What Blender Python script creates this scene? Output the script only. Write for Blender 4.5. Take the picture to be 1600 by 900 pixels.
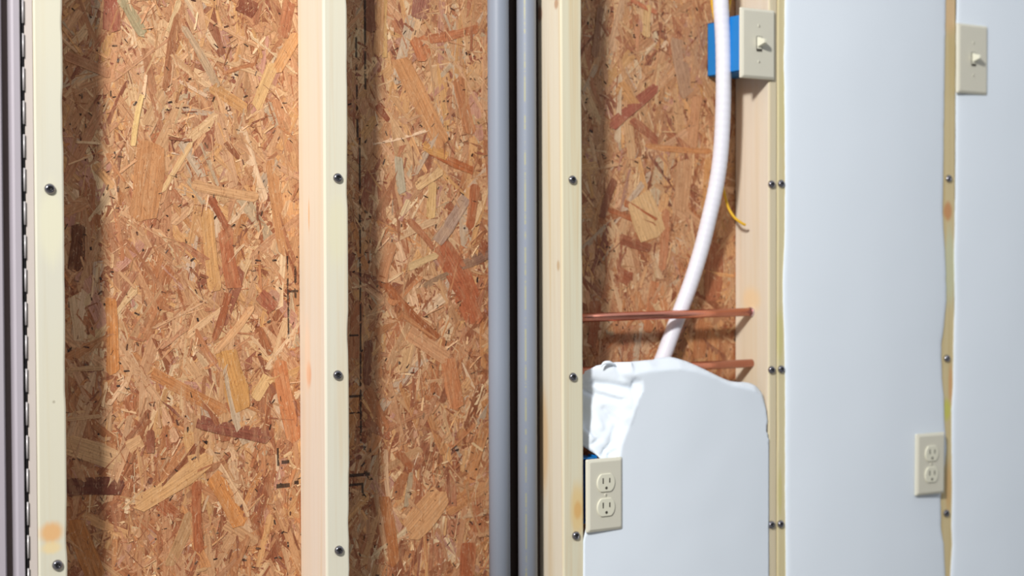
import bpy, bmesh, math, random
import numpy as np
from mathutils import Vector, Matrix, noise
from mathutils.geometry import delaunay_2d_cdt

for o in list(bpy.data.objects): bpy.data.objects.remove(o)
scene = bpy.context.scene
COL = scene.collection

# ------------------------------------------------------------------ camera
F_PX = 2363.13; PSI = 0.561942; PIT = math.radians(1.27); ROLL = 0.003
CAM = np.array([-0.530117, -1.95550, 0.80])
fw = np.array([math.sin(PSI)*math.cos(PIT), math.cos(PSI)*math.cos(PIT), -math.sin(PIT)])
r0 = np.array([math.cos(PSI), -math.sin(PSI), 0.0]); u0 = np.cross(r0, fw)
RV = r0*math.cos(ROLL) - u0*math.sin(ROLL); UV = u0*math.cos(ROLL) + r0*math.sin(ROLL)
cd = bpy.data.cameras.new('camera'); cam = bpy.data.objects.new('camera', cd); COL.objects.link(cam)
cd.sensor_width = 36.0; cd.lens = F_PX*36.0/1600.0; cd.clip_start = 0.02; cd.clip_end = 60
M = Matrix(((RV[0], UV[0], -fw[0], CAM[0]), (RV[1], UV[1], -fw[1], CAM[1]), (RV[2], UV[2], -fw[2], CAM[2]), (0, 0, 0, 1)))
cam.matrix_world = M
cd.dof.use_dof = True; cd.dof.focus_distance = 2.15; cd.dof.aperture_fstop = 3.2
scene.camera = cam

# ------------------------------------------------------------------ light
w = bpy.data.worlds.new('world'); scene.world = w; w.use_nodes = True
w.node_tree.nodes['Background'].inputs[0].default_value = (0.90, 0.94, 1.0, 1)
w.node_tree.nodes['Background'].inputs[1].default_value = 0.60
def area_lamp(name, loc, target, size, power, col):
    ld = bpy.data.lights.new(name, 'AREA'); ld.shape = 'DISK'; ld.size = size; ld.energy = power; ld.color = col
    lo = bpy.data.objects.new(name, ld); COL.objects.link(lo); lo.location = loc
    lo.rotation_euler = (Vector(target)-Vector(loc)).to_track_quat('-Z', 'Y').to_euler()
    return lo
area_lamp('hall_lamp', (-1.85, -2.00, 2.52), (1.4, 0, 0.8), 0.36, 150, (1.0, 0.975, 0.95))
scene.view_settings.view_transform = 'Standard'; scene.view_settings.look = 'None'
scene.view_settings.gamma = 1.0; scene.view_settings.use_curve_mapping = False
scene.view_settings.exposure = 0.07

# ------------------------------------------------------------------ helpers
def P(u, v, Y=0.0):
    """point of the plane y=Y that the photograph shows at pixel (u, v)"""
    d = fw + RV*(u-800)/F_PX + UV*(450-v)/F_PX
    return CAM + d*(Y-CAM[1])/d[1]
def s2l(c):
    return tuple(((x/255)/12.92 if x/255 <= 0.04045 else ((x/255+0.055)/1.055)**2.4) for x in c)
def obj(name, verts, faces, m, parent=None, smooth=False, loc=None):
    me = bpy.data.meshes.new(name); me.from_pydata([tuple(v) for v in verts], [], faces); me.update()
    if m: me.materials.append(m)
    if smooth: me.shade_smooth()
    o = bpy.data.objects.new(name, me); COL.objects.link(o)
    if parent: o.parent = parent
    if loc is not None: o.location = loc
    return o
def bobj(name, bm, m, parent=None, smooth=False, loc=None):
    me = bpy.data.meshes.new(name); bmesh.ops.recalc_face_normals(bm, faces=bm.faces); bm.to_mesh(me); bm.free()
    me.materials.append(m)
    if smooth: me.shade_smooth()
    o = bpy.data.objects.new(name, me); COL.objects.link(o)
    if parent: o.parent = parent
    if loc is not None: o.location = loc
    return o
def tag(o, label=None, cat=None, group=None, kind=None):
    if label: o['label'] = label
    if cat: o['category'] = cat
    if group: o['group'] = group
    if kind: o['kind'] = kind
    return o
def thing(name, label, cat, loc=(0, 0, 0), group=None):
    o = bpy.data.objects.new(name, None); COL.objects.link(o); o.location = loc; o.empty_display_size = 0.05
    return tag(o, label, cat, group)
def add_box(bm, x0, x1, y0, y1, z0, z1, bev=0, seg=2):
    r = bmesh.ops.create_cube(bm, size=1)
    for v in r['verts']:
        v.co = Vector(((x0+x1)/2+v.co.x*(x1-x0), (y0+y1)/2+v.co.y*(y1-y0), (z0+z1)/2+v.co.z*(z1-z0)))
    if bev:
        es = list({e for v in r['verts'] for e in v.link_edges})
        bmesh.ops.bevel(bm, geom=es, offset=bev, segments=seg, affect='EDGES', profile=0.5)
def spline(pts, n):
    pts = [Vector(p) for p in pts]; out = []
    q = [pts[0]*2-pts[1]] + pts + [pts[-1]*2-pts[-2]]
    for i in range(1, len(q)-2):
        for k in range(n):
            t = k/n; a, b, c, d = q[i-1], q[i], q[i+1], q[i+2]
            out.append(0.5*((2*b)+(c-a)*t+(2*a-5*b+4*c-d)*t*t+(3*b-a-3*c+d)*t**3))
    out.append(pts[-1]); return out
def sweep(path, rad, nseg=16, caps=True, hollow=False):
    vs, fs = [], []; n = len(path); up = Vector((0.13, 1, 0.21)).normalized()
    for i, p in enumerate(path):
        t = (path[min(i+1, n-1)]-path[max(i-1, 0)]).normalized()
        a = t.cross(up).normalized(); b = t.cross(a).normalized()
        r = rad(i) if callable(rad) else rad
        for k in range(nseg):
            an = 2*math.pi*k/nseg; vs.append(p+a*math.cos(an)*r+b*math.sin(an)*r)
    for i in range(n-1):
        for k in range(nseg):
            k2 = (k+1) % nseg; fs.append((i*nseg+k, i*nseg+k2, (i+1)*nseg+k2, (i+1)*nseg+k))
    if caps: fs.append(tuple(range(nseg))[::-1]); fs.append(tuple((n-1)*nseg+k for k in range(nseg)))
    return vs, fs
def lathe(profile, n=24, axis='y'):
    """profile (radius, height toward the viewer, -y)"""
    vs, fs = [], []
    for r, h in profile:
        for k in range(n):
            a = 2*math.pi*k/n; vs.append((r*math.cos(a), -h, r*math.sin(a)))
    for i in range(len(profile)-1):
        for k in range(n):
            k2 = (k+1) % n; fs.append((i*n+k, i*n+k2, (i+1)*n+k2, (i+1)*n+k))
    fs.append(tuple(range(n))[::-1]); fs.append(tuple((len(profile)-1)*n+k for k in range(n)))
    return vs, fs

# node helpers
class NT:
    def __init__(s, name):
        s.m = bpy.data.materials.new(name); s.m.use_nodes = True; s.t = s.m.node_tree
        s.b = s.t.nodes['Principled BSDF']
    def n(s, typ, **kw):
        nd = s.t.nodes.new(typ)
        for k, v in kw.items():
            if k.startswith('i_'):
                key = k[2:]; key = int(key) if key.isdigit() else key.replace('_', ' ')
                s.set(nd.inputs[key], v)
            else: setattr(nd, k, v)
        return nd
    def set(s, inp, v):
        if isinstance(v, bpy.types.NodeSocket): s.t.links.new(v, inp)
        else: inp.default_value = v
    def math(s, op, a, b=0.0, c=0.0):
        nd = s.t.nodes.new('ShaderNodeMath'); nd.operation = op
        s.set(nd.inputs[0], a); s.set(nd.inputs[1], b); s.set(nd.inputs[2], c); return nd.outputs[0]
    def mix(s, f, a, b, mode='MIX'):
        nd = s.t.nodes.new('ShaderNodeMix'); nd.data_type = 'RGBA'; nd.blend_type = mode
        s.set(nd.inputs[0], f); s.set(nd.inputs[6], a if isinstance(a, bpy.types.NodeSocket) else (*a, 1) if len(a) == 3 else a)
        s.set(nd.inputs[7], b if isinstance(b, bpy.types.NodeSocket) else (*b, 1) if len(b) == 3 else b); return nd.outputs[2]
    def ramp(s, fac, stops, interp='LINEAR'):
        nd = s.t.nodes.new('ShaderNodeValToRGB'); nd.color_ramp.interpolation = interp
        e = nd.color_ramp.elements
        while len(e) < len(stops): e.new(0.5)
        for k, (p, c) in enumerate(stops):
            e[k].position = p; e[k].color = (*c, 1) if len(c) == 3 else c
        s.set(nd.inputs[0], fac); return nd.outputs[0]
    def noise(s, vec, scale, detail=3, rough=0.55, dist=0.0):
        nd = s.n('ShaderNodeTexNoise', i_Scale=scale, i_Detail=detail, i_Roughness=rough, i_Distortion=dist)
        s.set(nd.inputs['Vector'], vec); return nd.outputs[0]
    def smap(s, val, a, b, lo=0.0, hi=1.0):
        nd = s.n('ShaderNodeMapRange', interpolation_type='SMOOTHSTEP')
        s.set(nd.inputs[0], val); nd.inputs[1].default_value = a; nd.inputs[2].default_value = b
        nd.inputs[3].default_value = lo; nd.inputs[4].default_value = hi; return nd.outputs[0]
    def vscale(s, vec, sc, off=(0, 0, 0)):
        nd = s.n('ShaderNodeMapping'); s.set(nd.inputs[0], vec); nd.inputs['Scale'].default_value = sc
        nd.inputs['Location'].default_value = off; return nd.outputs[0]
    def bump(s, h, strength, dist=0.001):
        nd = s.n('ShaderNodeBump', i_Strength=strength, i_Distance=dist); s.set(nd.inputs['Height'], h)
        s.t.links.new(nd.outputs[0], s.b.inputs['Normal'])
    def fin(s, color=None, rough=0.5, metal=0.0, spec=None):
        if color is not None: s.set(s.b.inputs['Base Color'], (*color, 1) if not isinstance(color, bpy.types.NodeSocket) else color)
        s.set(s.b.inputs['Roughness'], rough); s.b.inputs['Metallic'].default_value = metal
        if spec is not None: s.b.inputs['Specular IOR Level'].default_value = spec
        return s.m

def plain(name, c, rough=0.5, metal=0.0, var=0.06, scale=30, spec=None):
    t = NT(name); tc = t.n('ShaderNodeTexCoord').outputs['Object']
    nz = t.noise(tc, scale, 4)
    c0 = tuple(x*(1-var) for x in s2l(c)); c1 = tuple(min(1, x*(1+var)) for x in s2l(c))
    return t.fin(t.mix(nz, c0, c1), rough, metal, spec)

# ---- pine
def pine(name, seed, front, side, streak, knots=(), smears=(), contrast=1.0):
    t = NT(name); tc = t.n('ShaderNodeTexCoord').outputs['Object']
    sep = t.n('ShaderNodeSeparateXYZ'); t.set(sep.inputs[0], tc); x, y, z = sep.outputs
    wob = t.noise(t.vscale(tc, (4, 4, 1.6), (seed*3.1, 0, seed)), 1.0, 2)
    grain = t.noise(t.vscale(tc, (150, 150, 2.2), (seed, seed*2, 0)), 1.0, 4, 0.6, 0.35)
    band = t.noise(t.vscale(tc, (42, 42, 1.1), (seed*7, seed, 3)), 1.0, 3, 0.5, 0.8)
    isf = t.math('LESS_THAN', y, 0.0022)
    base = t.mix(isf, s2l(side), s2l(front))
    c = t.mix(t.math('MULTIPLY', t.smap(band, 0.46, 0.72), 0.55*contrast), base, s2l(streak))
    c = t.mix(t.math('MULTIPLY', t.smap(grain, 0.5, 0.75), 0.28*contrast), c, tuple(a*0.80 for a in s2l(streak)))
    c = t.mix(t.math('MULTIPLY', t.smap(wob, 0.4, 0.7), 0.18), c, s2l((233, 220, 170)))
    for face, a, zz, ra, rz, col, amt in list(knots)+list(smears):
        ax = x if face == 'f' else y
        dx = t.math('DIVIDE', t.math('SUBTRACT', ax, a), ra); dz = t.math('DIVIDE', t.math('SUBTRACT', z, zz), rz)
        d = t.math('SQRT', t.math('ADD', t.math('MULTIPLY', dx, dx), t.math('MULTIPLY', dz, dz)))
        d = t.math('ADD', d, t.math('MULTIPLY', t.math('SUBTRACT', band, 0.5), 0.9))
        mk = t.smap(d, 0.45, 1.1, 1.0, 0.0)
        fm = isf if face == 'f' else t.math('SUBTRACT', 1.0, isf)
        c = t.mix(t.math('MULTIPLY', t.math('MULTIPLY', mk, fm), amt), c, s2l(col))
    t.bump(grain, 0.12, 0.0006)
    return t.fin(c, 0.6, 0, 0.3)

# ------------------------------------------------------------------ large structure
def board_mesh(name, x0, x1, y0, y1, z0, z1, m, parent, seed=0, wane_r=0.0, wane_l=0.0, bev=0.003, zr=(0.15, 1.35)):
    """upright board; its long front edges are eased and wander with wane"""
    rnd = random.Random(seed)
    zs = [z0] + list(np.linspace(zr[0], zr[1], 150)) + [z1]
    vs, fs = [], []
    for z in zs:
        def wn(a, off):
            if a == 0: return 0.0
            g = noise.noise(Vector((off+seed*5.3, z*9.0, 0)))*0.6+noise.noise(Vector((off+seed*5.3, z*26.0, 3)))*0.4
            return a*max(0.0, g*2.0)
        r = wn(wane_r*0.55, 1.7); l = wn(wane_l, 9.1)
        b = bev
        ring = [(x0+l, y0+b), (x0+l+b*0.3, y0+b*0.3), (x0+l+b, y0), (x1-r-b, y0), (x1-r-b*0.3, y0+b*0.3), (x1-r*0.8, y0+b+r*0.5),
                (x1, y0+b+r*1.6+0.002), (x1, y1-b), (x1-b, y1), (x0+b, y1), (x0, y1-b), (x0, y0+b+l*1.6+0.002)]
        vs += [(px, py, z) for px, py in ring]
    n = 12
    for i in range(len(zs)-1):
        for k in range(n):
            k2 = (k+1) % n; fs.append((i*n+k, i*n+k2, (i+1)*n+k2, (i+1)*n+k))
    fs.append(tuple(range(n))[::-1]); fs.append(tuple((len(zs)-1)*n+k for k in range(n)))
    return obj(name, vs, fs, m, parent)

tf = NT('floor_concrete'); tcf = tf.n('ShaderNodeTexCoord').outputs['Object']
m_floor = tf.fin(tf.ramp(tf.noise(tcf, 3.0, 6), [(0.3, s2l((104, 102, 100))), (0.7, s2l((128, 126, 122)))]), 0.6)
bm = bmesh.new(); add_box(bm, -4.5, 5.0, -4.5, 0.6, -0.05, 0.0); fl = bobj('floor', bm, m_floor); tag(fl, kind='structure')
m_added_wall = plain('added_wall_dark', (84, 80, 80), 0.7)
bm = bmesh.new(); add_box(bm, -4.5, 5.0, -4.6, -4.5, 0.0, 3.0); tag(bobj('wall_added_dark', bm, m_added_wall), kind='structure')  # unseen dark wall, added for dark reflections in the metal and less fill

m_plate = pine('pine_plate', 9, (226, 214, 184), (226, 206, 172), (205, 170, 120))
for nm, z0, z1 in (('trim_1', 0.0, 0.038), ('trim_2', 2.36, 2.398)):
    bm = bmesh.new(); add_box(bm, -0.019, 2.50, 0.0, 0.089, z0, z1, 0.002); tag(bobj(nm, bm, m_plate), kind='structure')

# ------------------------------------------------------------------ studs and their screws
m_steel = plain('bright_steel', (150, 148, 154), 0.14, 1.0, 0.03)
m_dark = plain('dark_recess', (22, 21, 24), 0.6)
scr_v, scr_f = lathe([(0.0066, 0.0), (0.0069, 0.0008), (0.0067, 0.0022), (0.0060, 0.0036), (0.0048, 0.0046), (0.0032, 0.0050), (0.0030, 0.0046), (0.0028, 0.0030)], 26)
screw_me = bpy.data.meshes.new('screw'); screw_me.from_pydata(scr_v, [], scr_f); screw_me.update(); screw_me.materials.append(m_steel); screw_me.shade_smooth()
sk_v, sk_f = lathe([(0.0025, 0.0028), (0.0025, 0.0040), (0.0022, 0.0040), (0.0006, 0.0034)], 6)
socket_me = bpy.data.meshes.new('socket'); socket_me.from_pydata(sk_v, [], sk_f); socket_me.update(); socket_me.materials.append(m_dark)
def screw(u, v, parent, tilt=0):
    p = P(u, v, -0.002)
    s = bpy.data.objects.new('screw', screw_me); COL.objects.link(s); s.parent = parent
    s.location = (p[0]-parent.location.x, 0.0, p[2]-parent.location.z)
    s['label'] = 'round steel screw head'
    k = bpy.data.objects.new('socket', socket_me); COL.objects.link(k); k.parent = s; k.rotation_euler = (0, tilt, 0)
    k['label'] = 'dark hex socket'

CREAM = (236, 231, 210); PEACH = (240, 220, 196); STREAK = (222, 192, 140)
def rel(u, v, loc, Y=0.0, face='f'):
    p = P(u, v, Y); return (p[0]-loc[0] if face == 'f' else p[1]), p[2]-loc[2]
def stud(name, xc, wdt, label, cat, m, screws, seed, wr=0, wl=0, front=0.0):
    r = thing(name, label, cat, (xc, 0, 0.038))
    board_mesh('board', -wdt/2, wdt/2, front, 0.089, 0.0, 2.322, m, r, seed, wr, wl, zr=(0.12, 1.35))
    for i, (u, v) in enumerate(screws): screw(u, v, r, 0.4*i+seed)
    return r
def kz(u, v): return P(u, v)[2]-0.038
def kx(u, v, xc): return P(u, v)[0]-xc
# side-face knots are given as (depth, height)
S1 = 0.0020
stud('wall_stud', S1, 0.038, 'pale cream pine stud beside the grey metal frame, orange stain near its foot', 'stud',
     pine('pine_1', 1, (210, 207, 190), (216, 202, 190), (204, 190, 156),
          [('f', kx(80, 832, S1), kz(80, 832), 0.017, 0.017, (226, 166, 92), 0.75), ('f', kx(80, 856, S1), kz(80, 856), 0.015, 0.010, (236, 206, 140), 0.6),
           ('f', kx(84, 628, S1), kz(84, 628), 0.0022, 0.0022, (150, 140, 120), 0.6), ('f', kx(80, 350, S1), kz(80, 350), 0.02, 0.06, (232, 228, 190), 0.35)], contrast=0.55),
     [(78, 295), (90, 883)], 1, 0.0035)
S2 = 0.4064
stud('wall_stud', S2, 0.038, 'pale pine stud between the two wide bare board bays, reddish knot low on its side', 'stud',
     pine('pine_2', 2, (224, 220, 201), (224, 212, 196), (218, 188, 142),
          [('s', 0.055, kz(482, 590), 0.010, 0.024, (222, 160, 118), 0.8), ('s', 0.052, kz(484, 335), 0.003, 0.03, (226, 170, 110), 0.7),
           ('s', 0.06, kz(483, 560), 0.013, 0.07, (238, 204, 170), 0.5), ('f', kx(528, 360, S2), kz(528, 360), 0.02, 0.06, (232, 226, 184), 0.35)], contrast=0.6),
     [(528, 278), (528, 586), (530, 860)], 2, 0.0045)
S3 = 0.8155
s3_ = stud('wall_stud', S3, 0.040, 'pine stud right of the two grey pipes, orange knot beside the near outlet', 'stud',
     pine('pine_3', 3, (226, 220, 194), (226, 214, 192), (214, 180, 124),
          [('f', kx(904, 797, S3), kz(904, 797), 0.0085, 0.017, (206, 122, 62), 0.9), ('f', kx(904, 797, S3), kz(904, 797), 0.018, 0.05, (232, 198, 128), 0.7),
           ('s', 0.010, kz(878, 415), 0.005, 0.010, (190, 150, 100), 0.6), ('s', 0.055, kz(860, 700), 0.018, 0.10, (222, 178, 116), 0.6),
           ('s', 0.06, kz(843, 10), 0.010, 0.014, (170, 110, 80), 0.7), ('s', 0.012, kz(886, 5), 0.007, 0.010, (180, 130, 90), 0.7)]),
     [(897, 281), (897, 589), (901, 837)], 3, 0.002)
s3_.rotation_euler = (0, -0.003, 0)
SA = 1.2300
stud('wall_stud', SA, 0.019, 'thin pine stud carrying the copper pipes and the blue switch box', 'stud',
     pine('pine_4', 4, (220, 208, 178), (222, 209, 190), (216, 190, 152),
          [('s', 0.045, kz(1178, 470), 0.03, 0.03, (236, 202, 150), 0.6)], contrast=0.7),
     [(1206, 288), (1206, 578), (1206, 820)], 4, 0.0)
SB = 1.2590
stud('wall_stud', SB, 0.038, 'yellowish pine stud butted right of the thin one, half under the white insulation', 'stud',
     pine('pine_5', 5, (218, 206, 166), (222, 204, 164), (206, 184, 120),
          [('f', kx(1219, 525, SB), kz(1219, 525), 0.008, 0.05, (210, 202, 130), 0.6), ('f', kx(1219, 770, SB), kz(1219, 770), 0.006, 0.05, (208, 198, 120), 0.5),
           ('f', kx(1222, 170, SB), kz(1222, 170), 0.01, 0.09, (216, 206, 150), 0.5)]),
     [(1221, 287), (1221, 577), (1220, 819)], 5, 0.0, 0.0012)
SC = 1.6640
stud('wall_stud', SC, 0.038, 'pine stud at the right between two white insulation panels, behind both far wall plates', 'stud',
     pine('pine_6', 6, (214, 196, 152), (214, 192, 150), (200, 168, 98),
          [('f', kx(1480, 330, SC), kz(1480, 330), 0.014, 0.02, (206, 146, 98), 0.9), ('f', kx(1485, 600, SC), kz(1485, 600), 0.006, 0.05, (222, 168, 116), 0.8),
           ('f', kx(1480, 640, SC), kz(1480, 640), 0.012, 0.025, (206, 204, 96), 0.85), ('f', kx(1483, 420, SC), kz(1483, 420), 0.02, 0.08, (208, 212, 178), 0.75),
           ('f', kx(1484, 20, SC), kz(1484, 20), 0.02, 0.05, (226, 192, 148), 0.8), ('f', kx(1482, 760, SC), kz(1482, 760), 0.01, 0.06, (216, 172, 112), 0.7)]),
     [(1483, 279), (1480, 560), (1479, 802)], 6, 0.0)
# the wall goes on to the right, outside the picture
S7 = 2.0704
for xc7, lab7 in ((S7, 'pine stud at the far edge of the last bay in the picture'), (2.4768, 'pine stud at the wall end, outside the picture')):
    stud('wall_stud', xc7, 0.038, lab7, 'stud', pine('pine_7', 7, (214, 200, 160), (214, 192, 150), (200, 172, 110)), [], 7)

# ------------------------------------------------------------------ sheathing of pressed strands
tm = NT('pressed_strands')
at = tm.n('ShaderNodeAttribute', attribute_name='tint').outputs['Color']
uvn = tm.n('ShaderNodeUVMap', uv_map='UVMap').outputs[0]
geo = tm.n('ShaderNodeNewGeometry').outputs['Position']
g1 = tm.noise(tm.vscale(uvn, (14, 420, 1)), 1.0, 4, 0.65, 0.5)
g2 = tm.noise(tm.vscale(uvn, (60, 1400, 1)), 1.0, 2, 0.6)
g3 = tm.noise(geo, 170.0, 5, 0.68, 0.6)
g4 = tm.noise(geo, 48.0, 3, 0.6, 0.3)
c = tm.mix(tm.smap(g1, 0.35, 0.7), tm.mix(1.0, at, (0.78, 0.72, 0.66), 'MULTIPLY'), tm.mix(1.0, at, (1.18, 1.15, 1.10), 'MULTIPLY'))
c = tm.mix(tm.math('MULTIPLY', tm.smap(g2, 0.45, 0.75), 0.35), c, tm.mix(1.0, c, (0.70, 0.62, 0.54), 'MULTIPLY'))
c = tm.mix(tm.math('MULTIPLY', tm.smap(g4, 0.55, 0.75), 0.30), c, tm.mix(1.0, c, (0.82, 0.66, 0.52), 'MULTIPLY'))
c = tm.mix(tm.math('MULTIPLY', tm.smap(g3, 0.60, 0.70), 0.75), c, tm.mix(1.0, c, (0.52, 0.40, 0.33), 'MULTIPLY'))
g5 = tm.noise(tm.vscale(geo, (60, 60, 22)), 1.0, 5, 0.65, 1.2)
c = tm.mix(tm.math('MULTIPLY', tm.smap(g5, 0.46, 0.64), 0.28), c, tm.mix(g4, s2l((196, 144, 98)), s2l((218, 176, 130))))
g6 = tm.noise(tm.vscale(geo, (210, 210, 80)), 1.0, 4, 0.7, 1.6)
c = tm.mix(tm.math('MULTIPLY', tm.smap(g6, 0.55, 0.66), 0.65), c, tm.mix(1.0, c, (0.62, 0.50, 0.40), 'MULTIPLY'))
c = tm.mix(tm.math('MULTIPLY', tm.smap(g6, 0.42, 0.32), 0.45), c, s2l((230, 200, 162)))
# black ink: broken ruled lines and tally marks printed on the board by the mill
sp = tm.n('ShaderNodeSeparateXYZ'); tm.set(sp.inputs[0], geo); gx, gy, gz = sp.outputs
ink = tm.noise(geo, 75.0, 4, 0.7, 0.2)
inkmask = None
def inkbox(u1, v1, u2, v2, hw, thr=0.42):
    global inkmask
    a = P(u1, v1, 0.088); b = P(u2, v2, 0.088)
    if abs(a[2]-b[2]) > abs(a[0]-b[0]):      # upright line
        xs = tm.math('MULTIPLY_ADD', gz, (b[0]-a[0])/(b[2]-a[2]), a[0]-a[2]*(b[0]-a[0])/(b[2]-a[2]))
        d = tm.math('ABSOLUTE', tm.math('SUBTRACT', gx, xs)); lo, hi = sorted((a[2], b[2])); q = gz
    else:
        zc = (a[2]+b[2])/2; d = tm.math('ABSOLUTE', tm.math('SUBTRACT', gz, zc)); lo, hi = sorted((a[0], b[0])); q = gx
    mk = tm.math('MULTIPLY', tm.smap(d, hw*0.7, hw*1.1, 1, 0), tm.math('MULTIPLY', tm.math('GREATER_THAN', q, lo), tm.math('LESS_THAN', q, hi)))
    mk = tm.math('MULTIPLY', mk, tm.smap(ink, thr, thr+0.08))
    inkmask = mk if inkmask is None else tm.math('MAXIMUM', inkmask, mk)
inkbox(556, 40, 559, 215, 0.0020); inkbox(570, 0, 571, 140, 0.0021, 0.36); inkbox(562, 215, 564, 690, 0.0018, 0.40)
inkbox(546, 619, 566, 619, 0.0022, 0.3); inkbox(546, 742, 578, 742, 0.0028, 0.3); inkbox(546, 757, 568, 757, 0.0022, 0.3)
inkbox(566, 757, 567, 775, 0.002, 0.3); inkbox(570, 735, 580, 750, 0.004, 0.4); inkbox(546, 695, 580, 715, 0.008, 0.52)
inkbox(449, 400, 451, 530, 0.0014, 0.42); inkbox(450, 455, 466, 455, 0.002, 0.38); inkbox(432, 759, 453, 759, 0.0036, 0.3)
inkbox(434, 700, 435, 728, 0.002, 0.36); inkbox(440, 722, 452, 722, 0.003, 0.4); inkbox(460, 754, 467, 754, 0.003, 0.3); inkbox(461, 400, 462, 480, 0.002, 0.46)
inkbox(546, 524, 560, 524, 0.0016, 0.3); inkbox(546, 645, 566, 645, 0.0014, 0.45)
c = tm.mix(tm.math('MULTIPLY', inkmask, 0.85), c, s2l((28, 24, 22)))
hsv = tm.n('ShaderNodeHueSaturation', i_Saturation=0.97, i_Value=0.97); tm.set(hsv.inputs['Color'], c); c = hsv.outputs[0]
hgt = tm.math('ADD', tm.math('MULTIPLY', g1, 0.6), tm.math('MULTIPLY', g3, 0.9))
tm.bump(hgt, 0.55, 0.0010)
m_osb = tm.fin(c, 0.55, 0, 0.35)

PAL = [((208, 162, 120), 10), ((198, 148, 106), 10), ((188, 134, 94), 8), ((174, 114, 78), 4.5), ((218, 178, 136), 6), ((226, 194, 156), 2.5),
       ((152, 92, 66), 1.8), ((196, 170, 142), 2), ((210, 158, 104), 5), ((132, 78, 58), 0.5), ((190, 138, 116), 2)]
CHIP = [(206, 158, 114), (198, 146, 102), (186, 130, 88), (216, 174, 130), (200, 150, 108), (172, 112, 74), (224, 188, 146), (150, 92, 62)]
PW = [p[1] for p in PAL]
GAIN = 1.0
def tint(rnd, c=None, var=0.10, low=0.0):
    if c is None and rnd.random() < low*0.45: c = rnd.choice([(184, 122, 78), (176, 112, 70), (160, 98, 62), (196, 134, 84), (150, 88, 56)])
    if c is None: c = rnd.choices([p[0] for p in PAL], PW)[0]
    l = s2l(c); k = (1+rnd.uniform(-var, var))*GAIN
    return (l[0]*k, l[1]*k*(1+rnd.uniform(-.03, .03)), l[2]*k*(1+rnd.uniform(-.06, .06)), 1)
class Flakes:
    def __init__(s): s.v = []; s.f = []; s.uv = []; s.c = []
    def add(s, cx, cz, L, W, ang, y, col, rnd, curl=0.0):
        n0 = len(s.v); ca, sa = math.cos(ang), math.sin(ang)
        ts = (-0.5, -0.44, -0.15, 0.15, 0.44, 0.5); lo, hi = [], []
        bend = rnd.uniform(-0.06, 0.06)*L; sk = rnd.uniform(-0.6, 0.6)*W
        tilt = rnd.uniform(-1, 1)*0.00025; ou, ov = rnd.uniform(0, 50), rnd.uniform(0, 5)
        tl = rnd.choice((rnd.uniform(0.0, 0.4), rnd.uniform(0.4, 1.0))); tr = rnd.choice((rnd.uniform(0.0, 0.4), rnd.uniform(0.4, 1.0)))
        for i, t in enumerate(ts):
            wd = W*0.5*((tl if i == 0 else tr if i == 5 else 1.0)*rnd.uniform(0.82, 1.08)); off = bend*(1-4*t*t)*0.5
            shift = sk*(t*2)*0.2
            for sgn in (-1, 1):
                a = t*L+(sgn*shift if i in (0, 5) else 0); b = off+sgn*wd
                yy = y - tilt*sgn*2 - curl*abs(t*2)**3*0.0006
                s.v.append((cx+a*ca-b*sa, yy, cz+a*sa+b*ca)); s.uv.append((a+ou, b+ov)); s.c.append(col)
        m = len(s.v)
        for i in range(6):                                # lower rim, sunk into the board
            for q in (0, 1):
                x, yy, z = s.v[n0+2*i+q]; s.v.append((x, yy+0.0007, z)); s.uv.append(s.uv[n0+2*i+q]); s.c.append(tuple(k*0.8 for k in col[:3])+(1,))
        for i in range(5):
            a = n0+2*i; b = m+2*i
            s.f.append((a, a+2, a+3, a+1))
            s.f.append((a, b, b+2, a+2)); s.f.append((a+1, a+3, b+3, b+1))
        s.f.append((n0, n0+1, m+1, m)); s.f.append((n0+10, m+10, m+11, n0+11))
    def build(s, name, parent):
        o = obj(name, s.v, s.f, m_osb, parent); me = o.data
        uvl = me.uv_layers.new(name='UVMap'); li = np.empty(len(me.loops), dtype=np.int32); me.loops.foreach_get('vertex_index', li)
        uvl.data.foreach_set('uv', np.array(s.uv, dtype=np.float32)[li].ravel())
        ca = me.color_attributes.new(name='tint', type='FLOAT_COLOR', domain='POINT')
        ca.data.foreach_set('color', np.array(s.c, dtype=np.float32).ravel())
        return o
YB = 0.0895
osb = thing('sheathing_board', 'orange brown board of pressed wood strands behind the studs', 'board', (0, 0, 0))
bm = bmesh.new(); add_box(bm, -0.90, 2.50, YB, YB+0.011, 0.0, 2.40, 0.001); core = bobj('core', bm, m_osb, osb)
me = core.data; cattr = me.color_attributes.new(name='tint', type='FLOAT_COLOR', domain='POINT')
cattr.data.foreach_set('color', np.tile(np.array([*s2l((176, 118, 76)), 1.0], dtype=np.float32), len(me.vertices)))
me.uv_layers.new(name='UVMap')
for d in me.uv_layers['UVMap'].data: pass
rnd = random.Random(11)
FK = Flakes()
bays = [(0.015, 0.40), (0.42, 0.80), (0.825, 1.225)]
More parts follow.
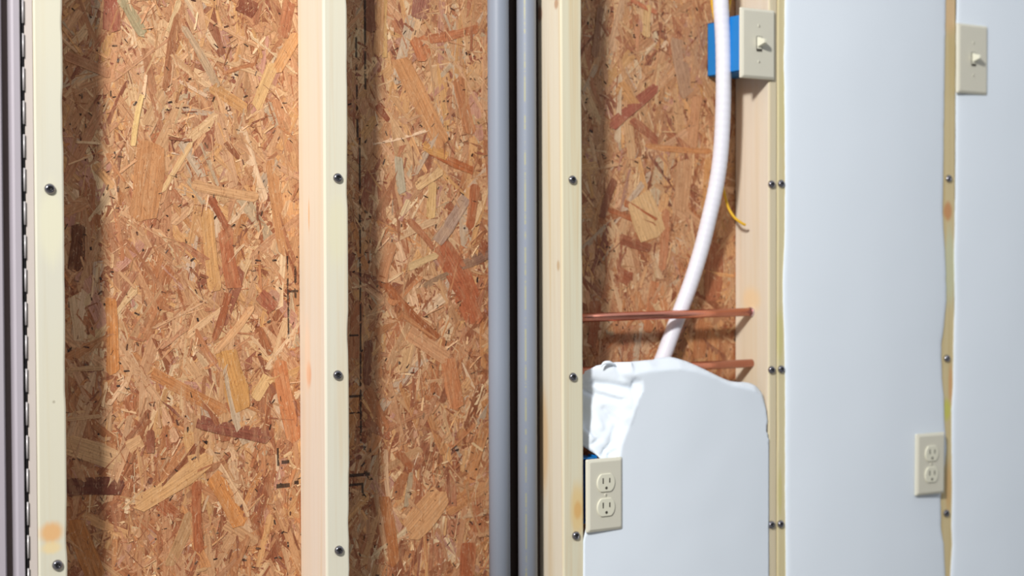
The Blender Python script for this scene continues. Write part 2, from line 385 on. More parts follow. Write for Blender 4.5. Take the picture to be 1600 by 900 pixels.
for bi, (xa, xb) in enumerate(bays):
    z0, z1 = 0.30, 1.28
    area = (xb-xa)*(z1-z0)
    def scatter(n, Lr, Wr, ya, yb2, spread=0.75, pal=None, cur=0.0):
        for _ in range(int(n*area/0.39)):
            L = rnd.uniform(*Lr); Wd = rnd.uniform(*Wr)
            an = rnd.gauss(math.pi/2, spread)
            x = rnd.uniform(xa, xb); z = rnd.uniform(z0, z1)
            hx = abs(math.cos(an))*L/2+abs(math.sin(an))*Wd/2+0.001
            if x-hx < xa-0.012: x = xa-0.012+hx
            if x+hx > xb+0.010: x = xb+0.010-hx
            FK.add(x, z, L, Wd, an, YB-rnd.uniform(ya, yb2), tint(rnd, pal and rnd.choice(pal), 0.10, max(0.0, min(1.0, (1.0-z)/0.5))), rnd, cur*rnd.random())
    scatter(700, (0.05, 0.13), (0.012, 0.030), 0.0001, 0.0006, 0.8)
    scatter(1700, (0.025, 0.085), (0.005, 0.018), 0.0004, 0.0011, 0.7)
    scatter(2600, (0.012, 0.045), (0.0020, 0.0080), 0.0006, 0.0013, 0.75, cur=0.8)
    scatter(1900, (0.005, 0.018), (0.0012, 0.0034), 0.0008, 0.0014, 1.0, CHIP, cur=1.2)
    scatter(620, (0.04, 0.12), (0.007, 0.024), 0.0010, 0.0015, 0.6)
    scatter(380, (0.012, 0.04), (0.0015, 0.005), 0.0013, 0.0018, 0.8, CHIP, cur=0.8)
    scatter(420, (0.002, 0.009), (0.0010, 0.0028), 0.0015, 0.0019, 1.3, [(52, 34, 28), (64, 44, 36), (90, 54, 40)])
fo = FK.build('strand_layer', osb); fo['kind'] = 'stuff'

# the strands that stand out one by one, each its own piece
LIST = [(280,0,263,50,8,(226,192,144)),(188,-6,225,56,13,(176,160,128)),(172,-20,174,50,26,(158,92,70)),(222,148,208,228,7,(228,192,132)),
(285,40,340,137,9,(190,160,126)),(330,135,386,172,15,(204,150,96)),(100,86,172,116,13,(186,132,92)),(372,2,400,18,22,(140,78,56)),(348,116,400,100,5,(196,132,88)),
(236,222,222,345,46,(196,136,88)),(300,222,253,300,6,(222,184,134)),(300,288,404,308,15,(206,160,114)),(353,222,374,246,8,(146,84,54)),(328,308,362,368,10,(164,92,58)),
(98,332,137,314,15,(196,142,98)),(322,325,336,455,20,(208,156,96)),(352,358,366,450,20,(184,110,70)),(126,350,117,425,24,(112,64,38)),
(173,466,176,585,20,(200,132,72)),(335,552,396,478,8,(224,174,122)),(352,548,376,642,30,(206,150,86)),(238,583,352,645,15,(196,132,78)),(308,658,424,682,19,(140,80,60)),
(357,458,334,532,9,(164,94,56)),(104,580,162,575,8,(196,156,112)),(104,656,158,650,6,(200,160,116)),(102,694,186,722,24,(212,168,122)),(102,762,194,760,25,(114,62,44)),
(210,792,332,712,22,(212,164,112)),(308,740,352,722,9,(176,116,78)),(264,884,299,802,15,(190,146,104)),(308,752,312,865,15,(172,98,56)),(333,742,378,822,20,(206,138,72)),
(248,786,277,808,14,(172,102,62)),(222,688,200,702,18,(216,170,118)),(235,672,235,708,13,(152,92,66)),(116,812,152,905,24,(190,124,66)),(400,170,428,98,14,(224,184,128)),
(398,624,420,588,14,(226,186,132)),(432,112,466,52,13,(214,160,104)),(452,0,440,60,16,(178,112,78)),(406,460,428,484,16,(160,92,64)),(424,250,446,400,18,(198,142,92)),(436,560,462,690,20,(198,128,76)),
(576,-8,580,50,18,(150,96,66)),(592,-8,590,88,15,(196,146,98)),(662,-6,655,30,24,(160,104,86)),(651,58,666,92,22,(196,120,76)),(624,92,692,228,22,(204,144,92)),(590,163,608,188,9,(150,78,50)),
(601,-5,601,90,9,(206,160,104)),(668,62,748,44,12,(184,114,72)),(668,233,740,267,11,(176,98,52)),(660,226,700,244,13,(208,152,86)),(627,338,639,312,7,(230,200,152)),(622,245,628,302,13,(190,174,150)),
(682,378,728,308,14,(176,146,122)),(743,288,734,358,14,(180,104,66)),(676,284,672,342,13,(216,176,120)),(688,382,740,474,26,(178,98,60)),(718,416,764,396,12,(142,104,82)),(662,448,702,428,8,(160,124,94)),
(592,432,684,530,10,(164,94,52)),(638,343,678,388,8,(176,112,74)),(638,418,684,398,9,(210,174,124)),(650,292,690,264,13,(218,178,124)),(720,444,744,506,26,(180,100,62)),(576,532,574,602,14,(130,76,50)),
(574,608,602,675,15,(180,112,68)),(622,706,644,734,10,(166,98,54)),(644,738,635,792,9,(182,154,122)),(692,768,638,834,30,(212,158,106)),(732,848,728,905,26,(176,98,60)),(600,776,616,885,15,(178,110,62)),
(700,560,716,640,20,(194,126,80)),(640,520,700,560,16,(204,150,104)),(716,120,736,210,16,(186,124,80)),(560,470,552,560,16,(176,112,70)),(612,380,596,440,14,(188,130,88)),
(976,-4,955,82,13,(204,164,126)),(953,199,1028,134,12,(164,94,72)),(966,132,992,168,16,(206,152,94)),(986,187,1028,224,10,(168,100,72)),(986,0,1028,20,6,(188,104,70)),
(976,318,1024,347,10,(182,104,62)),(950,327,1024,354,8,(170,94,54)),(908,266,934,261,16,(208,160,112)),(998,306,1022,372,34,(222,182,128)),(1008,227,1112,236,9,(206,144,90)),(968,372,1018,388,13,(152,88,58)),
(966,428,986,438,18,(164,92,60)),(1098,424,1148,432,5,(222,164,106)),(1040,326,1034,424,12,(200,132,90)),(1012,8,1010,58,12,(214,172,118)),(1070,250,1064,330,22,(206,158,112)),(940,10,930,90,12,(160,116,84)),
(1120,380,1112,470,26,(172,104,68)),(1056,60,1074,150,20,(190,148,116)),(1090,150,1082,230,14,(200,146,104)),(1024,440,1012,520,14,(196,126,78)),(930,470,924,540,16,(168,100,62)),(1100,500,1092,560,20,(196,130,84)),(960,280,940,340,10,(150,92,64))]
lr = random.Random(5)
for (u1, v1, u2, v2, wp, colr) in LIST:
    a = P(u1, v1, 0.088); b = P(u2, v2, 0.088)
    L = math.hypot(b[0]-a[0], b[2]-a[2]); ang = math.atan2(b[2]-a[2], b[0]-a[0])
    q = P((u1+u2)/2+5, (v1+v2)/2, 0.088)-P((u1+u2)/2-5, (v1+v2)/2, 0.088); sx = q[0]/10
    sz = -(P((u1+u2)/2, (v1+v2)/2+5, 0.088)-P((u1+u2)/2, (v1+v2)/2-5, 0.088))[2]/10
    W = wp*(sx*abs(math.sin(ang))+sz*abs(math.cos(ang)))
    fk = Flakes(); fk.add((a[0]+b[0])/2, (a[2]+b[2])/2, L, W, ang, YB-0.0017-lr.uniform(0, 0.0003), tint(lr, colr, 0.03), lr)
    fk.build('strand', osb)

# ------------------------------------------------------------------ grey metal frame and hinge at the left
m_alu = plain('grey_enamelled_metal', (174, 167, 174), 0.42, 0.0, 0.03)
XL = float(P(35.5, 450, -0.004)[0])
prof = [(0.0, 0.10), (0.0, -0.003), (-0.0012, -0.0045), (-0.0085, -0.0045), (-0.0112, -0.0025), (-0.0122, 0.002), (-0.0125, 0.020), (-0.0225, 0.020), (-0.0228, -0.002), (-0.0250, -0.0045), (-0.036, -0.0045),
        (-0.038, -0.003), (-0.039, 0.012), (-0.047, 0.014), (-0.048, -0.003), (-0.050, -0.0045), (-0.090, -0.0045), (-0.092, -0.003), (-0.093, 0.012), (-0.101, 0.014), (-0.102, -0.003), (-0.104, -0.0045), (-0.80, -0.0045), (-0.803, -0.003), (-0.803, 0.10)]
vs, fs = [], []
for z in (0.0, 2.40):
    vs += [(XL+a, b, z) for a, b in prof]
n = len(prof)
for k in range(n):
    k2 = (k+1) % n; fs.append((k, n+k, n+k2, k2))
fs.append(tuple(range(n))); fs.append(tuple(range(n, 2*n))[::-1])
# sits in front of the sheathing: its back stops at the board
vs = [(x, min(y, 0.0885), z) for x, y, z in vs]
fr = thing('metal_frame', 'grey grooved metal post at the left edge of the wall', 'frame', (0, 0, 0))
o = obj('grooved_post', vs, fs, m_alu, fr)
m_groove_strip = plain('groove_strip_brown', (96, 84, 80), 0.8)  # dark brown strip running along the floor of the groove
bm = bmesh.new(); add_box(bm, XL-0.0224, XL-0.0126, 0.0095, 0.0198, 0.0, 2.40, 0.001); bobj('groove_strip', bm, m_groove_strip, fr)['label'] = 'dark brown strip in the groove'
hg = thing('piano_hinge', 'narrow upright piano hinge between the grey frame and first stud', 'hinge', (float(P(41, 450, 0)[0]), 0, 0.2))
hx = hg.location.x
m_leaf = plain('hinge_leaf_enamel', (212, 201, 192), 0.45, 0.1, 0.03)
m_knuckle = plain('hinge_steel', (196, 192, 192), 0.35, 0.2, 0.03)
xs1 = float(S1-0.019); m_leaf2 = None
bm = bmesh.new(); add_box(bm, 0.0012, xs1-hx-0.0003, 0.0010, 0.0030, 0.0, 1.1, 0.0003, 1); bobj('hinge_leaf', bm, m_leaf, hg)
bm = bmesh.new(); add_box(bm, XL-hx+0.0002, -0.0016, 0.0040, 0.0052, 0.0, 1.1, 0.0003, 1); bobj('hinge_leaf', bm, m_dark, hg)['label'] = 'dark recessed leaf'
vs, fs = sweep([Vector((-0.0012, -0.0012, 0.002+z)) for z in (0, 0.0295)], 0.0012, 10)
vs = [Vector(v) for v in vs]
kme = bpy.data.meshes.new('knuckle'); kme.from_pydata(vs, [], fs); kme.update(); kme.materials.append(m_knuckle); kme.shade_smooth()
zz = 0.0; i = 0
while zz < 1.06:
    k = bpy.data.objects.new('knuckle', kme); COL.objects.link(k); k.parent = hg; k.location = (0, 0, zz); zz += 0.0425
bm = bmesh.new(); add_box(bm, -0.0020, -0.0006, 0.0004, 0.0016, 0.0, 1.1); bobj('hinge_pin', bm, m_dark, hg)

# ------------------------------------------------------------------ grey pipes
tg = NT('grey_conduit'); tcg = tg.n('ShaderNodeTexCoord').outputs['Object']
gc = tg.mix(tg.noise(tg.vscale(tcg, (30, 30, 1.5)), 1.0, 4), s2l((135, 143, 156)), s2l((148, 155, 168)))
m_conduit = tg.fin(gc, 0.42, 0, 0.4)
tg = NT('grey_conduit_printed'); tcg = tg.n('ShaderNodeTexCoord').outputs['Object']
gc = tg.mix(tg.noise(tg.vscale(tcg, (30, 30, 1.5)), 1.0, 4), s2l((135, 143, 156)), s2l((148, 155, 168)))
sg = tg.n('ShaderNodeSeparateXYZ'); tg.set(sg.inputs[0], tcg)
mk = tg.smap(tg.math('ABSOLUTE', tg.math('ADD', sg.outputs[0], 0.0102)), 0.0006, 0.0014, 1, 0)
mk = tg.math('MULTIPLY', mk, tg.math('LESS_THAN', sg.outputs[1], 0))
mk = tg.math('MULTIPLY', mk, tg.smap(tg.noise(tg.vscale(tcg, (4, 4, 26)), 1.0, 4, 0.7), 0.44, 0.54))
gc = tg.mix(tg.math('MULTIPLY', mk, 0.38), gc, s2l((200, 190, 90)))
m_conduit_p = tg.fin(gc, 0.42, 0, 0.4)
def conduit(uc, Y, r, label, m):
    p = P(uc, 450, Y); t = thing('conduit_pipe', label, 'pipe', (float(p[0]), Y, 0.038), 'grey pipes in the middle bay')
    vs, fs = sweep([Vector((0, 0, z)) for z in (0.0, 0.6, 1.2, 2.322)], r, 48)
    obj('pipe', vs, fs, m, t, True)
    return t
conduit(779.5, 0.045, 0.0166, 'smooth grey plastic pipe standing nearer the left bare board bay', m_conduit)
conduit(823.5, 0.047, 0.0152, 'grey plastic pipe with faint yellow print next to the stud', m_conduit_p)

m_back = plain('dark_brown', (50, 36, 30), 0.7, 0, 0.15, 20)  # near-black brown strip standing behind the pipes
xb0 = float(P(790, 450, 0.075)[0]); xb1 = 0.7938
bt = thing('dark_strip', 'dark brown strip behind the two grey pipes', 'board', ((xb0+xb1)/2, 0.08, 0.04))
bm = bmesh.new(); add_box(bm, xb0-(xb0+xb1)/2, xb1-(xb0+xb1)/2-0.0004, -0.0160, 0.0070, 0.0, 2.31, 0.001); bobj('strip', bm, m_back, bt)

# ------------------------------------------------------------------ white corrugated tube
tw = NT('white_tube'); m_tube = tw.fin(tw.mix(tw.noise(tw.n('ShaderNodeTexCoord').outputs['Object'], 60, 3), s2l((226, 226, 236)), s2l((236, 236, 244))), 0.4, 0, 0.4)
tc_pts = [(1126,-420,.040),(1126,-200,.040),(1125,-60,.036),(1126,0,.034),(1129.5,60,.034),(1130.5,120,.034),(1129.5,180,.036),(1126,240,.040),(1119,290,.046),(1108,340,.054),(1095.5,390,.062),(1080,440,.069),(1066,478,.073),(1052,515,.073),(1040,548,.072),(1030,575,.070),(1018,620,.068),(1008,680,.066),(1000,760,.064)]
path = spline([Vector(P(u, v, y)) for u, v, y in tc_pts], 26)
vs, fs = sweep(path, lambda i: 0.0132+0.00011*math.sin(i*1.25), 28)
t = thing('flexible_tube', 'white flexible tube curving down past the blue box into the insulation', 'tube', tuple(path[-1]))
obj('tube', [v-path[-1] for v in vs], fs, m_tube, t, True)

# ------------------------------------------------------------------ copper pipes
tc_ = NT('copper'); m_cu = tc_.fin(tc_.mix(tc_.noise(tc_.n('ShaderNodeTexCoord').outputs['Object'], 40, 4), s2l((214, 132, 110)), s2l((236, 168, 146))), 0.24, 0.95)
m_cu_end = plain('bright_pipe_end', (214, 200, 214), 0.25, 0.8)
YC = 0.044
for (ul, vl, ur, vr, lab) in ((914, 496.5, 1166, 487.5, 'upper copper pipe running across in front of the white tube'), (914, 580, 1166, 568, 'lower copper pipe half hidden by the torn insulation top')):
    a = P(ul, vl, YC); b = P(ur, vr, YC); z = float(b[2]); xa = 0.8365; xb = float(SA-0.0095-0.0004)
    t = thing('copper_pipe', lab, 'pipe', (xa, YC, z), 'copper pipes')
    vs, fs = sweep([Vector((0, 0, float(a[2])-z)), Vector(((xb-xa)*.5, 0, (float(a[2])-z)*.5)), Vector((xb-xa, 0, 0))], 0.0072, 26)
    obj('pipe', vs, fs, m_cu, t, True)
    if z > 0.65:
        bm = bmesh.new(); bmesh.ops.create_cone(bm, cap_ends=True, segments=26, radius1=0.0082, radius2=0.0082, depth=0.0035)
        bmesh.ops.rotate(bm, verts=bm.verts, matrix=Matrix.Rotation(math.pi/2, 3, 'Y')); bmesh.ops.translate(bm, verts=bm.verts, vec=(xb-xa-0.002, 0, 0))
        bobj('end_collar', bm, m_cu_end, t)['label'] = 'bright metal collar'

# ------------------------------------------------------------------ wall plates, boxes, cables
m_ivory = plain('ivory_plastic', (216, 213, 196), 0.35, 0, 0.02, spec=0.45)
m_ivory2 = plain('ivory_device_plastic', (226, 224, 204), 0.3, 0, 0.02, spec=0.5)
m_slot = plain('slot_dark', (70, 66, 56), 0.7)
m_blue = plain('blue_box_plastic', (18, 124, 200), 0.45, 0, 0.05)
def plate_bm(w, h, th):
    bm = bmesh.new(); rings = []
    for ins, y in ((0.0, 0.0), (0.0, -th*0.35), (0.0010, -th*0.62), (0.0045, -th*0.97), (0.0055, -th)):
        r = 0.0022; ring = []
        for cx, cz, a0 in ((w/2-ins-r, h/2-ins-r, 0), (-w/2+ins+r, h/2-ins-r, 90), (-w/2+ins+r, -h/2+ins+r, 180), (w/2-ins-r, -h/2+ins+r, 270)):
            for k in range(4):
                a = math.radians(a0+k*30); ring.append(bm.verts.new((cx+r*math.cos(a), y, cz+r*math.sin(a))))
        rings.append(ring)
    for a, b in zip(rings, rings[1:]):
        for k in range(16): bm.faces.new((a[k], a[(k+1) % 16], b[(k+1) % 16], b[k]))
    bm.faces.new(rings[-1]); bm.faces.new(rings[0][::-1]); return bm
def small_screw(parent, x, z, y):
    vs, fs = lathe([(0.0026, 0), (0.0026, 0.0005), (0.0018, 0.0010)], 16)
    s = obj('plate_screw', vs, fs, m_ivory, parent, False, (x, y, z))
    bm = bmesh.new(); add_box(bm, -0.0004, 0.0004, -0.00115, -0.0008, -0.0020, 0.0020); bobj('screw_slot', bm, m_slot, s)
def recept_outline(R, flat, n=40):
    return [(R*math.cos(2*math.pi*k/n), max(-flat, min(flat, R*math.sin(2*math.pi*k/n)))) for k in range(n)]
def outlet(label, u, v, w, h, rot=0.0, Yp=-0.0012):
    p = P(u, v, Yp); th = 0.0058
    t = thing('outlet_plate', label, 'outlet', (float(p[0]), Yp, float(p[2])), 'duplex outlets'); t.rotation_euler = (0, rot, 0)
    bobj('cover', plate_bm(w, h, th), m_ivory, t)
    for s in (1, -1):
        zc = s*0.0195
        ol = recept_outline(0.0172, 0.0143)
        vs = []; fs = []; n = len(ol)
        for sc, y in ((1.0, -th+0.0006), (1.0, -th-0.0016), (0.95, -th-0.0022)): vs += [(a*sc, y, b*sc) for a, b in ol]
        for i in range(2):
            for k in range(n): k2 = (k+1) % n; fs.append((i*n+k, i*n+k2, (i+1)*n+k2, (i+1)*n+k))
        fs.append(tuple(2*n+k for k in range(n)))
        r = obj('receptacle', vs, fs, m_ivory2, t, False, (0, 0, zc))
        for sx, hh in ((-0.0064, 0.0045), (0.0064, 0.0038)):
            bm = bmesh.new(); add_box(bm, sx-0.0011, sx+0.0011, -th-0.0024, -th-0.0012, 0.0035-hh, 0.0035+hh); bobj('blade_slot', bm, m_slot, r)
        vs, fs = lathe([(0.0024, th+0.0012), (0.0024, th+0.0024)], 14); obj('ground_hole', vs, fs, m_slot, r, False, (0, 0, -0.0082))
    small_screw(t, 0, 0, -th); return t
def switch(label, u, v, w, h, Yp=-0.0012):
    p = P(u, v, Yp); th = 0.0062
    t = thing('light_switch', label, 'switch', (float(p[0]), Yp, float(p[2])), 'toggle switches')
    bobj('cover', plate_bm(w, h, th), m_ivory, t)
    bm = bmesh.new(); add_box(bm, -0.0056, 0.0056, -th-0.0013, -th+0.0006, -0.0125, 0.0125); bobj('toggle_slot', bm, m_slot, t)
    bm = bmesh.new(); add_box(bm, -0.0050, 0.0050, -th-0.0018, -th+0.0006, -0.0090, 0.0118, 0.0004, 1); bobj('toggle_collar', bm, m_ivory2, t)
    # toggle lever pointing up and out
    bm = bmesh.new(); r = bmesh.ops.create_cube(bm, size=1)
    for vv in r['verts']:
        out = vv.co.y < 0
        hw = 0.0034 if out else 0.0046; y = -th-0.0170 if out else -th
        z = (0.0060 if vv.co.z > 0 else -0.0005) if out else (0.0105 if vv.co.z > 0 else -0.0060)
        vv.co = Vector((hw*(1 if vv.co.x > 0 else -1), y, z))
    bmesh.ops.bevel(bm, geom=list(bm.edges), offset=0.0009, segments=2, affect='EDGES', profile=0.5)
    bobj('toggle', bm, m_ivory2, t)
    for z in (0.0302, -0.0302): small_screw(t, 0, z, -th)
    return t
outlet('ivory outlet in front of the torn white insulation, left edge at the knotted stud', 943, 772.5, 0.0695, 0.1160, 0.0, -0.0040)
outlet('ivory outlet at the far right, slightly crooked on the smooth insulation', 1451.5, 724.5, 0.0745, 0.1135, 0.012, -0.0105)
switch('ivory toggle switch over the blue box', 1182, 69, 0.0760, 0.1185)
switch('ivory toggle switch at the top right on white insulation', 1517, 93, 0.0820, 0.1300, -0.0065)

def blue_box(label, x0, x1, y0, y1, z0, z1, faces_left=True):
    t = thing('electrical_box', label, 'electrical box', ((x0+x1)/2, (y0+y1)/2, z0))
    cx, cy = (x0+x1)/2, (y0+y1)/2; H = z1-z0
    bm = bmesh.new(); tk = 0.002
    add_box(bm, x0-cx, x1-cx, y1-cy-tk, y1-cy, 0, H, 0.0006, 1)
    add_box(bm, x0-cx, x0-cx+tk, y0-cy, y1-cy, 0, H, 0.0006, 1); add_box(bm, x1-cx-tk, x1-cx, y0-cy, y1-cy, 0, H, 0.0006, 1)
    add_box(bm, x0-cx, x1-cx, y0-cy, y1-cy, 0, tk, 0.0006, 1); add_box(bm, x0-cx, x1-cx, y0-cy, y1-cy, H-tk, H, 0.0006, 1)
    bobj('shell', bm, m_blue, t)
    bm = bmesh.new()
    xx = (x0-cx-0.0016, x0-cx+0.0003) if faces_left else (x1-cx-0.0003, x1-cx+0.0016)
    add_box(bm, xx[0], xx[1], y0-cy, y0-cy+0.024, 0.002, H+0.003, 0.0006, 1); bobj('front_flange', bm, m_blue, t)
    return t
p1 = P(1157, 75, 0.0)
zb0 = float(P(1153, 111.5, 0.0)[2]); zb1 = float(P(1153, 26, 0.0)[2])
blue_box('bright blue plastic box on the thin stud behind the near toggle switch', float(P(1156, 75, 0.0)[0]), SA-0.0097, 0.0005, 0.085, zb0, zb1)
zc = float(P(943, 772, 0.0)[2])
blue_box('blue plastic box glimpsed in the gap above the near outlet', 0.8362, 0.8690, 0.014, 0.086, zc-0.047, zc+0.0575, False)

m_yel = plain('yellow_cable', (226, 178, 40), 0.45, 0, 0.05)
def cable(label, pts, root=0):
    path = spline([Vector(P(*q)) for q in pts], 12); t = thing('yellow_cable', label, 'cable', tuple(path[root]))
    vs, fs = sweep(path, 0.0024, 12); obj('sheath', [v-path[root] for v in vs], fs, m_yel, t, True); return t
cable('thin yellow cable coming down into the box left of the white tube', [(1110, -420, .072), (1111, -100, .072), (1112, -10, .072), (1114, 14, .072), (1117, 31, .070)], -1)
cable('thin yellow cable coming down into the box right of the white tube', [(1143, -420, .05), (1142, -100, .05), (1141, -10, .05), (1139, 12, .046), (1137, 25, .044)], -1)
t = cable('yellow cable looping from behind the white tube into a stud hole', [(1122, 121, .060), (1122, 170, .062), (1122, 230, .064), (1126, 275, .064), (1132, 303, .060), (1138, 324, .056), (1147, 339, .049), (1158, 348, .042), (1164.5, 351.5, .0400)], -1)

# ------------------------------------------------------------------ white insulation
ti = NT('white_facing'); tci = ti.n('ShaderNodeTexCoord').outputs['Object']
ic = ti.mix(ti.noise(tci, 5, 4), s2l((231, 241, 250)), s2l((236, 245, 254)))
ti.bump(ti.noise(tci, 90, 3), 0.05, 0.001)
m_ins = ti.fin(ic, 0.5, 0, 0.35)
def poly_dist(x, y, poly):
    best = np.full(x.shape, 1e9)
    for (x1, y1), (x2, y2) in zip(poly, poly[1:]):
        dx, dy = x2-x1, y2-y1; t = np.clip(((x-x1)*dx+(y-y1)*dy)/(dx*dx+dy*dy), 0, 1)
        best = np.minimum(best, np.hypot(x-x1-t*dx, y-y1-t*dy))
    return best
def inside(x, y, poly):
    r = np.zeros(x.shape, bool); n = len(poly)
    for i in range(n):
        x1, y1 = poly[i]; x2, y2 = poly[(i+1) % n]
        if y1 == y2: continue
        c_ = ((y1 > y) != (y2 > y)) & (x < (x2-x1)*(y-y1)/(y2-y1)+x1); r ^= c_
    return r
# torn piece in the third bay.  Outline and fold line in the wall's own plane (x, z), read off the photograph
OUT = [(914,606),(920,600),(926,590),(936,581),(948,573),(964,567.5),(980,566),(1000,564.5),(1012,563),(1022,562.5),(1036,559),(1050,557.5),(1060,560),(1074,564.5),(1088,571),(1102,578),(1114,584),(1128,590.5),(1140,595),(1152,597),(1164,597),(1176,599),(1186,604),(1193,612),(1198,624),(1200.5,642),(1200.5,980),(911,990),(911,845),(920,800),(945,735),(943,718),(934,708),(926,700),(919,686),(914,672)]
FOLD = [(966,712),(970,700),(974,686),(979,672),(985,658),(988,646),(993,632),(996,618),(1003,602),(1000,592),(992,585),(1010,581),(1034,579),(1060,577),(1084,581),(1104,588),(1124,597),(1140,603),(1160,607),(1178,612),(1188,622),(1194,640),(1197,660)]
def W2(pts): return [(float(P(u, v)[0]), float(P(u, v)[2])) for u, v in pts]
outw, foldw = W2(OUT), W2(FOLD)
def dens(poly, step, rough=0.0, seed=0, closed=True):
    out = []; n = len(poly)
    for i in range(n if closed else n-1):
        a = poly[i]; b = poly[(i+1) % n]; L = math.hypot(b[0]-a[0], b[1]-a[1]); k = max(1, int(L/step))
        for j in range(k):
            t = j/k; x = a[0]+(b[0]-a[0])*t; z = a[1]+(b[1]-a[1])*t
            if rough and j: x += rough*noise.noise(Vector((x*180, z*180, seed)))
            out.append((x, z))
    return out
od = dens(outw, 0.004)
xs = np.arange(0.833, 1.225, 0.0032); zs = np.arange(0.22, 0.66, 0.0032)
gx_, gz_ = np.meshgrid(xs, zs); gx_ = gx_.ravel(); gz_ = gz_.ravel()
jr = np.random.RandomState(3); gx_ = gx_+jr.uniform(-.0006, .0006, gx_.shape); gz_ = gz_+jr.uniform(-.0006, .0006, gz_.shape)
ok = inside(gx_, gz_, outw) & (poly_dist(gx_, gz_, outw+[outw[0]]) > 0.0022)
pts2 = [Vector(p) for p in od] + [Vector((a, b)) for a, b in zip(gx_[ok], gz_[ok])]
edges = [(i, (i+1) % len(od)) for i in range(len(od))]
v2, e2, f2, *_ = delaunay_2d_cdt(pts2, edges, [], 1, 1e-6)
vx = np.array([p.x for p in v2]); vz = np.array([p.y for p in v2])
# region of the smooth panel = right of / below the fold line
panel = foldw + W2([(1203, 700), (1203, 1000), (900, 1000), (900, 722), (960, 722)])
ins_ = inside(vx, vz, panel); d = poly_dist(vx, vz, foldw+W2([(960, 722), (900, 722)]))
tz = poly_dist(vx, vz, outw+[outw[0]])
yy = np.empty(vx.shape)
CREASE = [(poly_dist(vx, vz, W2(q)), dp, wd) for q, dp, wd in (
    ([(918,607),(945,600),(975,604),(996,612)], 0.006, 0.0050), ([(926,606),(948,619),(974,627)], 0.007, 0.0045), ([(930,672),(945,688),(934,696)], 0.004, 0.0035),
    ([(942,716),(954,700),(962,690)], 0.004, 0.0028), ([(950,720),(962,706)], 0.004, 0.0028), ([(955,640),(968,662),(958,690)], 0.004, 0.0050),
    ([(955,612),(974,622)], -0.004, 0.0060), ([(940,640),(948,668)], -0.004, 0.0060), ([(970,570),(975,590),(992,598)], 0.004, 0.0050))]
left = np.clip((1.02-vx)/0.10, 0, 1)                     # the crumple deepens to the left
for i in range(len(vx)):
    x, z = vx[i], vz[i]
    if ins_[i]:
        y = -0.0015 - 0.0075*math.sin(math.pi*min(1, max(0, (x-0.833)/0.392)))
        y += 0.0006*noise.noise(Vector((x*14, z*14, 1)))
    else:
        e = d[i]
        y = -0.0015 - 0.0075*math.sin(math.pi*min(1, max(0, (x-0.833)/0.392))) - 0.0012*math.exp(-((e-0.003)/0.0025)**2) + (0.55*e if x < 0.93 else 0.75*e)
        wgt = min(1, e/0.010)*(0.15+0.85*left[i]**1.5)
        f1 = 1-abs(noise.noise(Vector((x*9+z*20, z*11-x*16, 4.2))))*2.4
        f2n = noise.noise(Vector((x*45-z*20, z*34, 8.1)))
        y += wgt*(-0.0062*f1-0.0022*f2n+0.003)
        for cr, dep, wd in CREASE: y += dep*math.exp(-(cr[i]/wd)**2)
    yy[i] = min(0.042, max(-0.016, y))
# deepest at the pulled-away left fold, beside the stud
lf = W2([(914,606),(924,640),(928,668),(934,700),(943,718)])
dl = poly_dist(vx, vz, lf); zone = (vx < float(P(934, 640)[0])) & (vz > float(P(940, 716)[2]))
yy = np.where(zone, np.maximum(yy, 0.016+0.022*np.clip((float(P(934, 640)[0])-vx)/0.02, 0, 1)), yy)
ins = thing('insulation_batt', 'white insulation in the lower third bay with a crumpled torn top', 'insulation', (1.03, 0, 0.22))
vs = [(x-1.03, y, z-0.22) for x, y, z in zip(vx, yy, vz)]
o = obj('facing', vs, [tuple(f) for f in f2 if len(f) >= 3], m_ins, ins, True)
# orient
bm = bmesh.new(); bm.from_mesh(o.data); bmesh.ops.recalc_face_normals(bm, faces=bm.faces)
if sum(f.normal.y*f.calc_area() for f in bm.faces) > 0: bmesh.ops.reverse_faces(bm, faces=bm.faces)
bm.to_mesh(o.data); bm.free(); o.data.shade_smooth()
sd = o.modifiers.new('thickness', 'SOLIDIFY'); sd.thickness = 0.0022; sd.offset = -1
# small curled scrap standing up at the left of the tear
sc_pts = [P(939, 573, .014), P(944, 567.5, .012), P(952, 566.5, .010), P(961, 570, .010)]
pth = spline([Vector(p) for p in sc_pts], 6)
vs, fs = sweep(pth, lambda i: 0.0006+0.0024*math.sin(math.pi*(i+0.5)/(len(pth)+1)), 10)
obj('curled_scrap', [v-Vector((1.03, 0, 0.22)) for v in vs], fs, m_ins, ins, True)

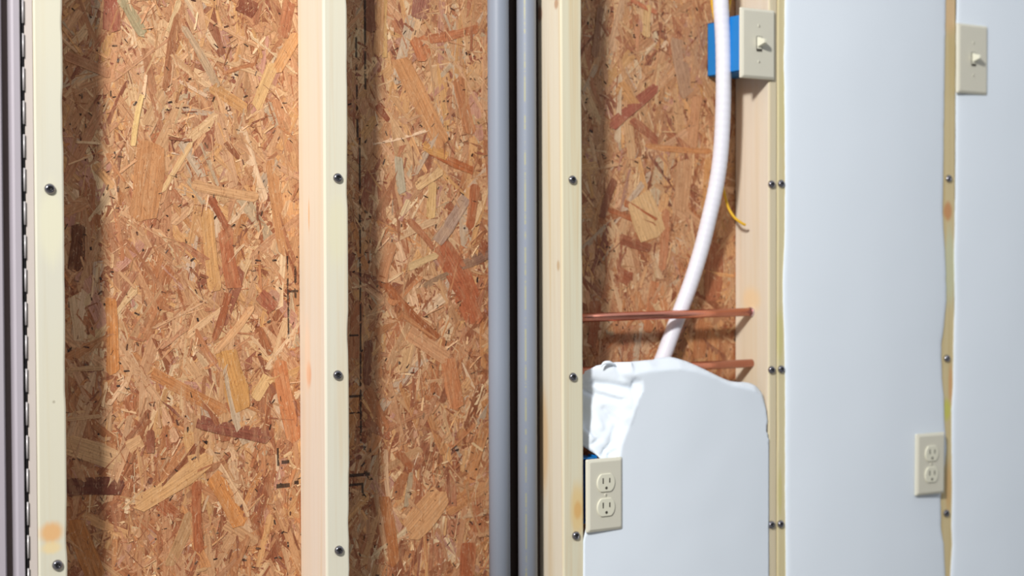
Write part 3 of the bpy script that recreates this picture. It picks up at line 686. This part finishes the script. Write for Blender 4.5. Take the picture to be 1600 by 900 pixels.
def insulation_sheet(label, lpts, rpts, ybul, seed, xr_override=None, deep=0.004):
    """smooth bulging panel between ragged left and right edges, lying over the stud edges"""
    zs = np.linspace(0.04, 2.35, 20).tolist(); zs = [z for z in zs if z < 0.12 or z > 1.34] + np.linspace(0.12, 1.34, 260).tolist(); zs.sort()
    lw = sorted([(P(u, v)[2], P(u, v)[0]) for u, v in lpts]); rw = sorted([(P(u, v)[2], P(u, v)[0]) for u, v in rpts]) if rpts else None
    nx = 44; vs, fs = [], []; cx = None
    if lpts == [(0, 0)]: lw = [(0, 2.080)]
    for z in zs:
        xl = np.interp(z, [a for a, b in lw], [b for a, b in lw]) + 0.0006*noise.noise(Vector((z*90, seed, 0)))+0.0005*noise.noise(Vector((z*22, seed, 5)))
        xr = (np.interp(z, [a for a, b in rw], [b for a, b in rw]) + 0.0009*noise.noise(Vector((z*70, seed, 9)))+0.0007*noise.noise(Vector((z*22, seed, 15)))) if rw else xr_override
        if cx is None: cx = (xl+xr)/2
        for k in range(nx+1):
            s = k/nx; s2 = 0.5-0.5*math.cos(math.pi*s); x = xl+(xr-xl)*s2
            e = min(x-xl, xr-x)
            y = -0.0010 - 0.0016*min(1, e/0.006)**0.6 - ybul*math.sin(math.pi*s2)**0.75
            y += 0.0007*noise.noise(Vector((x*9, z*7, seed)))*min(1, e/0.02)
            vs.append((x-cx, y, z-0.04))
    n = nx+1
    for i in range(len(zs)-1):
        for k in range(nx): fs.append((i*n+k, i*n+k+1, (i+1)*n+k+1, (i+1)*n+k))
    t = thing('insulation_batt', label, 'insulation', (cx, 0, 0.04))
    o = obj('facing', vs, fs, m_ins, t, True)
    sd = o.modifiers.new('thickness', 'SOLIDIFY'); sd.thickness = 0.0016; sd.offset = -1
    return t
insulation_sheet('tall smooth white insulation panel filling the fourth bay between two pine studs', [(1225.5,-300),(1225.5,0),(1225,60),(1224,95),(1225,130),(1225.5,200),(1226,290),(1225,380),(1222.5,430),(1222.5,470),(1224.5,520),(1226,600),(1226,760),(1227,900),(1227,1150)],
            [(1477,-300),(1477,0),(1474,200),(1473,290),(1472,330),(1475,380),(1477,420),(1478,470),(1474,510),(1470,540),(1471,590),(1474,620),(1475,660),(1478,700),(1473,745),(1469,775),(1470,830),(1474,850),(1476,900),(1476,1150)], 0.009, 2)
insulation_sheet('smooth white insulation panel filling the last bay at the right edge', [(1494,-300),(1494,10),(1493,40),(1492.5,150),(1492,300),(1491,350),(1490,400),(1491,470),(1489,540),(1488.5,600),(1486,640),(1486,690),(1487,760),(1486,820),(1487,850),(1484,900),(1484,1150)], None, 0.008, 3, 2.06)
insulation_sheet('smooth white insulation beyond the last bay, outside the picture', [(0, 0)], None, 0.008, 4, 2.468)
